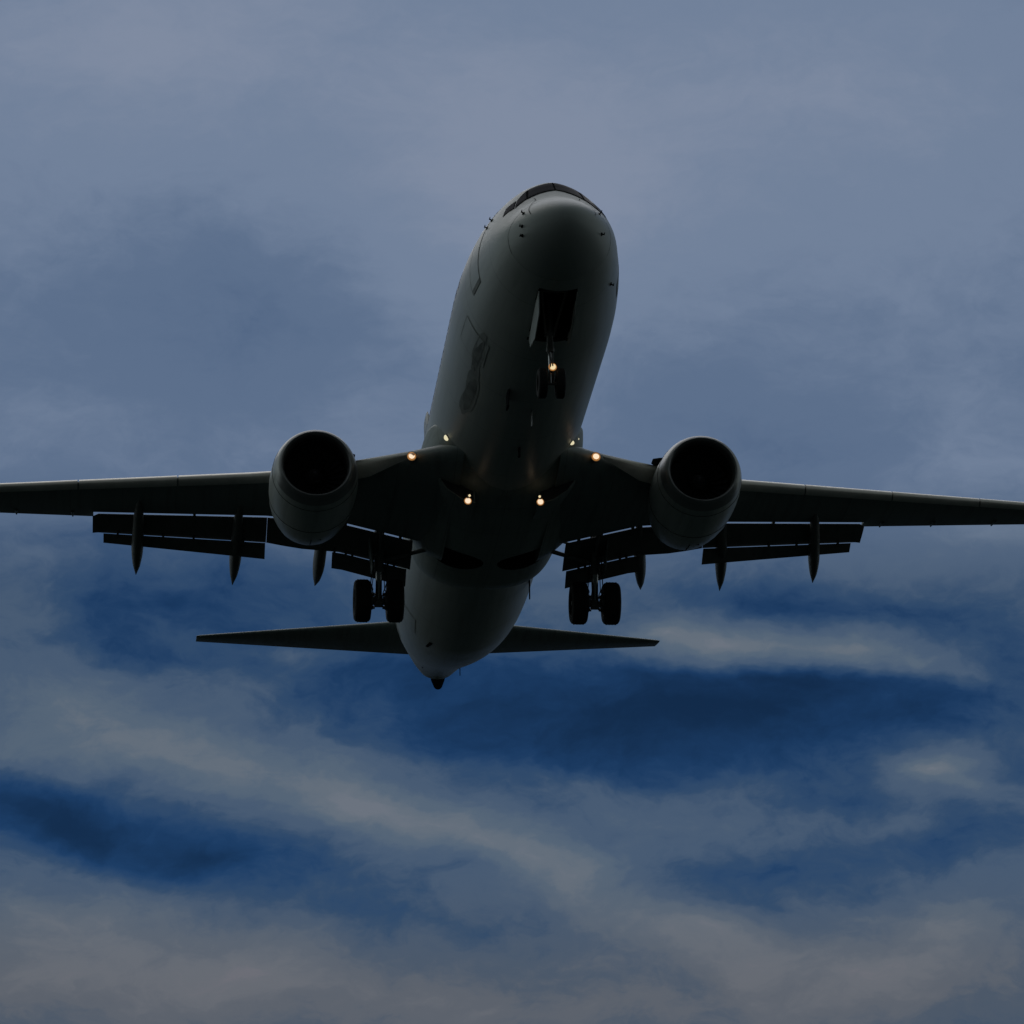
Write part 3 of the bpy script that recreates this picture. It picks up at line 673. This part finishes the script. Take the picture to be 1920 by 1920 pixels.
# ------------------------------------------------------------------ engines
for sg in (-1, 1):
    cx, s0, cz = sg * 4.83, 12.87, -1.70
    def sq(d, a, b_):
        k = 1 - .07 * max(0, 1 - max(0, d) / 2.8)
        return b_ * k if b_ < 0 else b_
    outer = [(.36, 1.024), (.6, 1.06), (1.0, 1.095), (1.5, 1.11), (2.0, 1.10), (2.5, 1.07), (2.95, 1.01), (3.3, .945), (3.55, .885), (3.57, .86), (3.2, .86), (3.1, .55)]
    eng = MB().lathe(outer, (cx, s0, cz), sq=sq, n=72).build('engine', NAC, root)
    lip = [(.36, 1.027), (.26, 1.004), (.16, .975), (.08, .945), (.03, .91), (0, .868), (.02, .835), (.07, .808), (.16, .79), (.3, .782)]
    MB().lathe(lip, (cx, s0, cz), sq=sq, n=72).build('inlet_lip', LIPM, eng)
    inner = [(.28, .782), (.6, .785), (.95, .80), (1.05, .80)]
    MB().lathe(inner, (cx, s0, cz), n=72).build('inlet_duct', DARK, eng)
    MB().lathe([(1.12, .30), (1.12, .79)], (cx, s0, cz), n=48).build('fan_case', HOSE, eng)
    # 24 wide chord fan blades
    fb = MB(); nb = 24
    for i in range(nb):
        a0 = 2 * math.pi * i / nb; pts = []
        for j, r in enumerate(np.linspace(.22, .775, 6)):
            tw = R(25 + 38 * (r - .22) / .55); ch = .15 + .06 * (r - .2)
            for k in (-1, 1):
                an = a0 + k * math.sin(tw) * ch / (2 * r) * 1.0 + (r - .22) * .25
                pts.append((cx + r * math.cos(an), s0 + .98 + k * math.cos(tw) * ch * .6, cz + r * math.sin(an)))
        fb.add(pts, [(2*j, 2*j+1, 2*j+3, 2*j+2) for j in range(5)])
    fb.build('fan', FANM, eng, recalc=False)
    MB().lathe([(.55, .006), (.58, .05), (.68, .12), (.82, .18), (1.0, .235), (1.1, .25)], (cx, s0, cz), cap0=True, n=40).build('spinner', FANM, eng)
    # spiral mark on the spinner
    mb = MB(); v = []
    for k in range(22):
        t = k / 21; d = .60 + .22 * t; r = float(np.interp(d, [.55, .58, .68, .82], [.006, .05, .12, .18])) + .004; an = 1.2 + t * 4.6; wd = .012 + .016 * t
        for q in (-1, 1):
            d2 = d + q * wd; r2 = float(np.interp(d2, [.55, .58, .68, .82], [.006, .05, .12, .18])) + .005
            v.append((cx + r2 * math.cos(an), s0 + d2, cz + r2 * math.sin(an)))
    mb.add(v, [(2*k, 2*k+1, 2*k+3, 2*k+2) for k in range(21)]).build('spinner_spiral', BARE, eng, recalc=False)
    MB().lathe([(2.7, .62), (3.3, .60), (3.7, .54), (4.05, .47), (4.06, .44), (3.8, .42)], (cx, s0, cz + .02), n=48).build('core_cowl', HOT, eng)
    MB().lathe([(3.6, .30), (4.0, .26), (4.4, .14), (4.62, .02)], (cx, s0, cz + .02), cap1=True, n=36).build('exhaust_cone', HOT, eng)
    # cowl joints
    for d, rr_ in ((.62, 1.066), (2.02, 1.103)):
        MB().lathe([(d, rr_ - .02), (d, rr_ + .003), (d + .014, rr_ + .003), (d + .014, rr_ - .02)], (cx, s0, cz), sq=sq, n=72).build('cowl_seam', SEAM, eng)
    MB().box((cx, s0 + 3.0, cz - .985), (.006, .35, .03), Matrix.Rotation(R(9), 3, 'X')).build('cowl_seam', SEAM, eng)
    MB().box((cx + .1, s0 + 2.75, cz - .99), (.16, .01, .03), Matrix.Rotation(R(12), 3, 'X')).build('cowl_vent', SEAM, eng)
    # vortex strake on the inboard shoulder
    a = R(38); ux = -sg
    rs = []
    for (d, h) in ((.95, .01), (1.15, .12), (1.45, .26), (1.75, .26), (1.78, .02)):
        r0 = 1.07; cxx = lambda r: cx + ux * r * math.cos(a)
        czz = lambda r: cz + r * math.sin(a)
        nx, nz_ = -math.sin(a) * .012, math.cos(a) * .012
        rs.append([(cxx(r0) + ux * nx, s0 + d, czz(r0) + nz_), (cxx(r0 + h) + ux * nx, s0 + d, czz(r0 + h) + nz_), (cxx(r0 + h) - ux * nx, s0 + d, czz(r0 + h) - nz_), (cxx(r0) - ux * nx, s0 + d, czz(r0) - nz_)])
    MB().rings(rs).build('vortex_strake', SEAM, eng, smooth=False)
    # pylon
    rs = []
    for (s, zt, zb, w) in ((13.9, -.72, -.85, .02), (14.4, -.52, -.95, .16), (15.2, -.48, -1.1, .22), (16.2, -.85, -1.3, .24), (17.2, -1.1, -1.5, .2), (18.2, -1.15, -1.35, .10), (18.9, -1.2, -1.25, .02)):
        rs.append([(cx - w, s, zb), (cx + w, s, zb), (cx + w, s, (zt + zb) / 2), (cx + w * .6, s, zt), (cx - w * .6, s, zt), (cx - w, s, (zt + zb) / 2)])
    MB().rings(rs).build('pylon', NAC, eng, angle=60)

# ------------------------------------------------------------------ tail
def sect(x, ls, lz, te, tz, t, sg):
    c = te - ls; up, dn = [], []
    for u in UU[::-1]: up.append((sg * x, ls + u * c, lz + (tz - lz) * u + float(naca(np.array([u]), t)[0]) * c))
    for u in UU[1:]: dn.append((sg * x, ls + u * c, lz + (tz - lz) * u - float(naca(np.array([u]), t)[0]) * c))
    return up + dn
for sg in (-1, 1):
    def st(x):
        k = (x - 1.0) / 6.22; return (34.3 + (38.32 - 34.3) * k, 1.24 + (2.03 - 1.24) * k, 37.75 + (39.5 - 37.75) * k, 1.33 + (2.22 - 1.33) * k)
    rs = []
    for x in (.15, .6, 1.0, 2, 3.5, 5, 6.5, 7.1, 7.25):
        ls, lz, te, tz = st(x); hz = ls + (te - ls) * .68
        t = .11 if x < 7 else (.09 if x < 7.2 else .04); rs.append(sect(x, ls, lz, hz + .0, lz + (tz - lz) * .68, t * 1.05, sg))
    # stabiliser box (rounded rear) and elevator behind it
    stab = MB().rings([sect(x, *st(x)[:2], st(x)[2], st(x)[3], (.10 if x < 7 else (.085 if x < 7.2 else .04)), sg) for x in (.15, .6, 1.0, 2, 3.5, 5, 6.5, 7.12, 7.24)]).build('horizontal_stabilizer', WINGP, root)
    v = []
    for x in (1.0, 4, 7.0):
        ls, lz, te, tz = st(x); u = .70; c = te - ls
        for du in (0, .012): v.append((sg * x, ls + (u + du) * c, lz + (tz - lz) * (u + du) - float(naca(np.array([u + du]), .10)[0]) * c - .004))
    MB().add(v, [(0, 1, 3, 2), (2, 3, 5, 4)]).build('elevator_gap', BARE, stab)
# fin and rudder
rs = []
for (z, l, t_, th_) in ((1.6, 30.2, 37.2, .04), (2.0, 31.6, 37.4, .07), (2.6, 33.0, 37.6, .095), (4, 33.9, 37.95, .10), (6, 35.3, 38.4, .10), (8, 36.75, 38.95, .10), (9.2, 37.6, 39.3, .10), (9.42, 37.85, 39.36, .05)):
    c = t_ - l; up, dn = [], []
    for u in UU[::-1]: up.append((float(naca(np.array([u]), th_)[0]) * c, l + u * c, z))
    for u in UU[1:]: dn.append((-float(naca(np.array([u]), th_)[0]) * c, l + u * c, z))
    rs.append(up + dn)
MB().rings(rs).build('tail_fin', PAINT, root)

# ------------------------------------------------------------------ lamps on the fuselage sides and belly
for (x, s, z, r) in ((-1.60, 12.52, -1.06, .07), (-1.66, 12.95, -.85, .028), (1.42, 12.15, -1.28, .055), (1.55, 12.75, -.95, .03)):
    side = 1 if x > 0 else -1
    t = th_of(s, z, side); p = Vector(surf(np.array([s]), np.array([t]))[0]); n = Vector(snorm(np.array([s]), np.array([t]))[0])
    d = (n + Vector((0, -1.2, -.2))).normalized()
    hs = MB().tube(p - n * .05, p + n * .02, r * 1.5, r * 1.4, 20).build('turnoff_light', BARE, root)
    mb = MB(); mb.tube(p + n * .02, p + n * .02 + d * .05, r * 1.15, r * .8, 18); mb.build('lens', LPALE, hs)
for sg, xx in ((-1, -1.0), (1, .82)):
    base = Vector((xx, 13.70, -2.12)); c = Vector((xx, 13.78, -2.29))
    arm = MB().tube(base, c, .03, .03, 12); arm.lathe([(-.04, .095), (.03, .10), (.10, .06)], tuple(c), cap0=True, cap1=True, n=24)
    ll = arm.build('landing_light', BARE, root)
    MB().lathe([(-.085, .025), (-.07, .055), (-.042, .076)], tuple(c), cap0=True, cap1=True, n=24).build('lens', LWARM, ll); MB().lathe([(-.055, .072), (-.05, .090), (-.03, .096)], tuple(c), n=24).build('amber_fringe', LAMBER, ll); glow(ll, (c.x, c.y - .14, c.z + .05), .012)
    MB().lathe([(-.03, .01), (-.02, .028), (0, .03)], (base.x + sg * -.03, 13.60, -2.20), cap0=True, cap1=True, n=16).build('lens', LTAXI, ll)

# ------------------------------------------------------------------ landing gear
def wheel(parent, x, s, z, r, w, hub_out):
    hw = w / 2; k = min(.09, w * .28)
    pr = [(-hw * .55, r * .50), (-hw * .92, r * .58), (-hw, r * .74), (-hw * .96, r * .86), (-hw * .80, r * .955), (-hw * .45, r * .995), (0, r), (hw * .45, r * .995), (hw * .80, r * .955), (hw * .96, r * .86), (hw, r * .74), (hw * .92, r * .58), (hw * .55, r * .50)]
    ty = MB().lathe(pr, (x, s, z), axis='x', n=56)
    for g_ in (-.34, -.12, .12, .34):     # tread ribs
        ty.lathe([(hw * g_ * 1.6 - .012, r * .985), (hw * g_ * 1.6 - .010, r * 1.006), (hw * g_ * 1.6 + .010, r * 1.006), (hw * g_ * 1.6 + .012, r * .985)], (x, s, z), axis='x', n=56)
    t = ty.build('wheel', TYRE, parent)
    rm = MB().lathe([(-hw * .55, r * .51), (-hw * .5, r * .44), (-hw * .35, r * .40), (-hw * .30, r * .18), (-hw * .55, r * .14), (-hw * .57, .01)], (x, s, z), axis='x', n=40)
    rm.lathe([(hw * .55, r * .51), (hw * .5, r * .44), (hw * .35, r * .40), (hw * .30, r * .18), (hw * .55, r * .14), (hw * .57, .01)], (x, s, z), axis='x', n=40)
    for i in range(9):
        a = 2 * math.pi * i / 9; rm.tube((x - hw * .40, s + r * .29 * math.cos(a), z + r * .29 * math.sin(a)), (x - hw * .26, s + r * .29 * math.cos(a), z + r * .29 * math.sin(a)), .018, n=8)
    rm.build('rim', RIM, t)
for sg in (-1, 1):
    ax = Vector((sg * 2.86, 19.60, -3.00)); top = Vector((sg * 2.86, 19.05, -1.25)); mid = ax.lerp(top, .42)
    g_ = MB().tube(mid, top, .125, .135, 24); g_.tube(mid, mid.lerp(top, .06), .15, .15, 24); g_.tube(mid.lerp(top, .5), mid.lerp(top, .6), .16, .16, 24)
    gear = g_.build('main_landing_gear', STRUT, root)
    MB().tube(ax + Vector((0, 0, -.02)), mid, .085, .085, 24).build('piston', CHROME, gear)
    m_ = MB().tube(ax - Vector((.62, 0, 0)), ax + Vector((.62, 0, 0)), .062, n=20); m_.tube(ax + Vector((0, 0, -.13)), ax + Vector((0, 0, .14)), .12, .105, 20)
    m_.box(ax + Vector((0, 0, -.10)), (.10, .11, .04)); m_.build('axle', STRUT, gear)
    for q in (-1, 1):
        wheel(gear, ax.x + q * .43, ax.y, ax.z, .565, .45, q)
        bk = MB().lathe([(q * .15, .14), (q * .16, .235), (q * .27, .24), (q * .28, .15)], tuple(ax), axis='x', cap0=True, cap1=True, n=28)
        for i in range(7):
            a = 2 * math.pi * i / 7 + .3; bk.tube((ax.x + q * .10, ax.y + .19 * math.cos(a), ax.z + .19 * math.sin(a)), (ax.x + q * .18, ax.y + .19 * math.cos(a), ax.z + .19 * math.sin(a)), .03, n=8)
        bk.build('brake', RIM, gear)
    # torque links behind the strut
    kn = ax.lerp(top, .22) + Vector((0, .32, .02)); tl = MB()
    for q in (-1, 1):
        tl.tube(mid + Vector((q * .07, .10, .04)), kn + Vector((q * .03, 0, 0)), .028, .022, 10); tl.tube(ax + Vector((q * .08, .08, .10)), kn + Vector((q * .03, 0, 0)), .030, .022, 10)
    tl.tube(kn - Vector((.05, 0, 0)), kn + Vector((.05, 0, 0)), .03, n=10); tl.tube(mid + Vector((-.12, .1, .05)), mid + Vector((.12, .1, .05)), .03, n=10)
    tl.build('torque_link', STRUT, gear)
    br = MB(); br.tube(mid.lerp(top, .25), Vector((sg * 1.55, 18.95, -1.75)), .055, .06, 14); br.tube(mid.lerp(top, .35), Vector((sg * 2.86, 18.2, -1.35)), .05, .05, 14)
    br.tube(mid.lerp(top, .55), Vector((sg * 1.95, 19.1, -1.45)), .035, n=12); br.build('side_brace', STRUT, gear)
    ho = MB()
    for q in (-1, 1):
        ho.path([tuple(top + Vector((q * .10, -.12, 0))), tuple(mid + Vector((q * .17, -.10, .1))), tuple(ax + Vector((q * .21, -.12, .46))), tuple(ax + Vector((q * .15, -.10, .28))), tuple(ax + Vector((q * .24, -.05, .18)))], .014, 8)
        ho.path([tuple(mid + Vector((q * .13, .05, .0))), tuple(ax + Vector((q * .17, .10, .38))), tuple(ax + Vector((q * .12, .12, .24))), tuple(ax + Vector((q * .22, .10, .14)))], .012, 8)
        ho.box(mid + Vector((q * .15, 0, .05)), (.05, .05, .05))
    ho.build('brake_hose', HOSE, gear)
    dr = MB(); dr.box(Vector((sg * 3.10, 18.98, -1.95)), (.018, .30, .42), Matrix.Rotation(R(sg * 6), 3, 'Y')); dr.tube((sg * 2.95, 19.1, -1.9), (sg * 3.10, 19.0, -1.9), .02, n=8)
    dr.build('gear_door', WINGP, gear, bevel=.01)
# nose gear
ax = Vector((.03, 3.93, -2.98)); top = Vector((0, 3.72, -1.05)); mid = ax.lerp(top, .38)
gear = MB().tube(mid, top, .075, .085, 20); gear.tube(mid, mid.lerp(top, .08), .095, .095, 20); gear.box(mid.lerp(top, .35), (.12, .06, .05)); gear = gear.build('nose_landing_gear', STRUT, root)
MB().tube(ax, mid, .05, .05, 18).build('piston', CHROME, gear)
MB().tube(ax - Vector((.27, 0, 0)), ax + Vector((.27, 0, 0)), .04, n=16).build('axle', STRUT, gear)
for q in (-1, 1): wheel(gear, ax.x + q * .205, ax.y, ax.z, .345, .215, q)
tl = MB(); kn = ax.lerp(top, .2) + Vector((0, -.24, .02))
for q in (-1, 1): tl.tube(mid + Vector((q * .05, -.05, 0)), kn + Vector((q * .02, 0, 0)), .02, .016, 8); tl.tube(ax + Vector((q * .05, -.03, .06)), kn + Vector((q * .02, 0, 0)), .02, .016, 8)
tl.build('torque_link', STRUT, gear)
db = MB()
for q in (-1, 1): db.tube(mid.lerp(top, .35) + Vector((q * .09, 0, 0)), Vector((q * .28, 2.65, -1.25)), .03, n=12)
db.tube((-.3, 2.65, -1.25), (.3, 2.65, -1.25), .035, n=12); db.build('drag_brace', STRUT, gear)
tp = Vector((.05, 3.74, -2.66)); tx = MB().lathe([(-.02, .085), (.03, .09), (.09, .05)], tuple(tp), cap0=True, cap1=True, n=22); tx.tube(tp + Vector((0, .05, 0)), mid + Vector((0, 0, -.02)), .02, n=8)
tx = tx.build('taxi_light', BARE, gear); MB().lathe([(-.05, .02), (-.04, .05), (-.021, .078)], tuple(tp), cap0=True, cap1=True, n=22).build('lens', LTAXI, tx); MB().lathe([(-.03, .07), (-.03, .088), (-.01, .094)], tuple(tp), n=24).build('amber_fringe', LAMBER, tx); glow(tx, (tp.x, tp.y - .12, tp.z), .03)
for sg in (-1, 1):
    v0 = [(sg * .43, 1.84, -1.60), (sg * .45, 2.35, -1.70), (sg * .45, 3.2, -1.83), (sg * .44, 3.95, -1.90)]
    v1 = [(sg * .425, 1.88, -1.66), (sg * .40, 2.15, -2.02), (sg * .40, 3.1, -2.22), (sg * .42, 3.9, -2.12)]
    rs = [[(a[0] + o, a[1], a[2]) for a in (v0 + v1[::-1])] for o in (-.012, .012)]
    MB().rings(rs).build('gear_door', PAINT, gear, smooth=False)
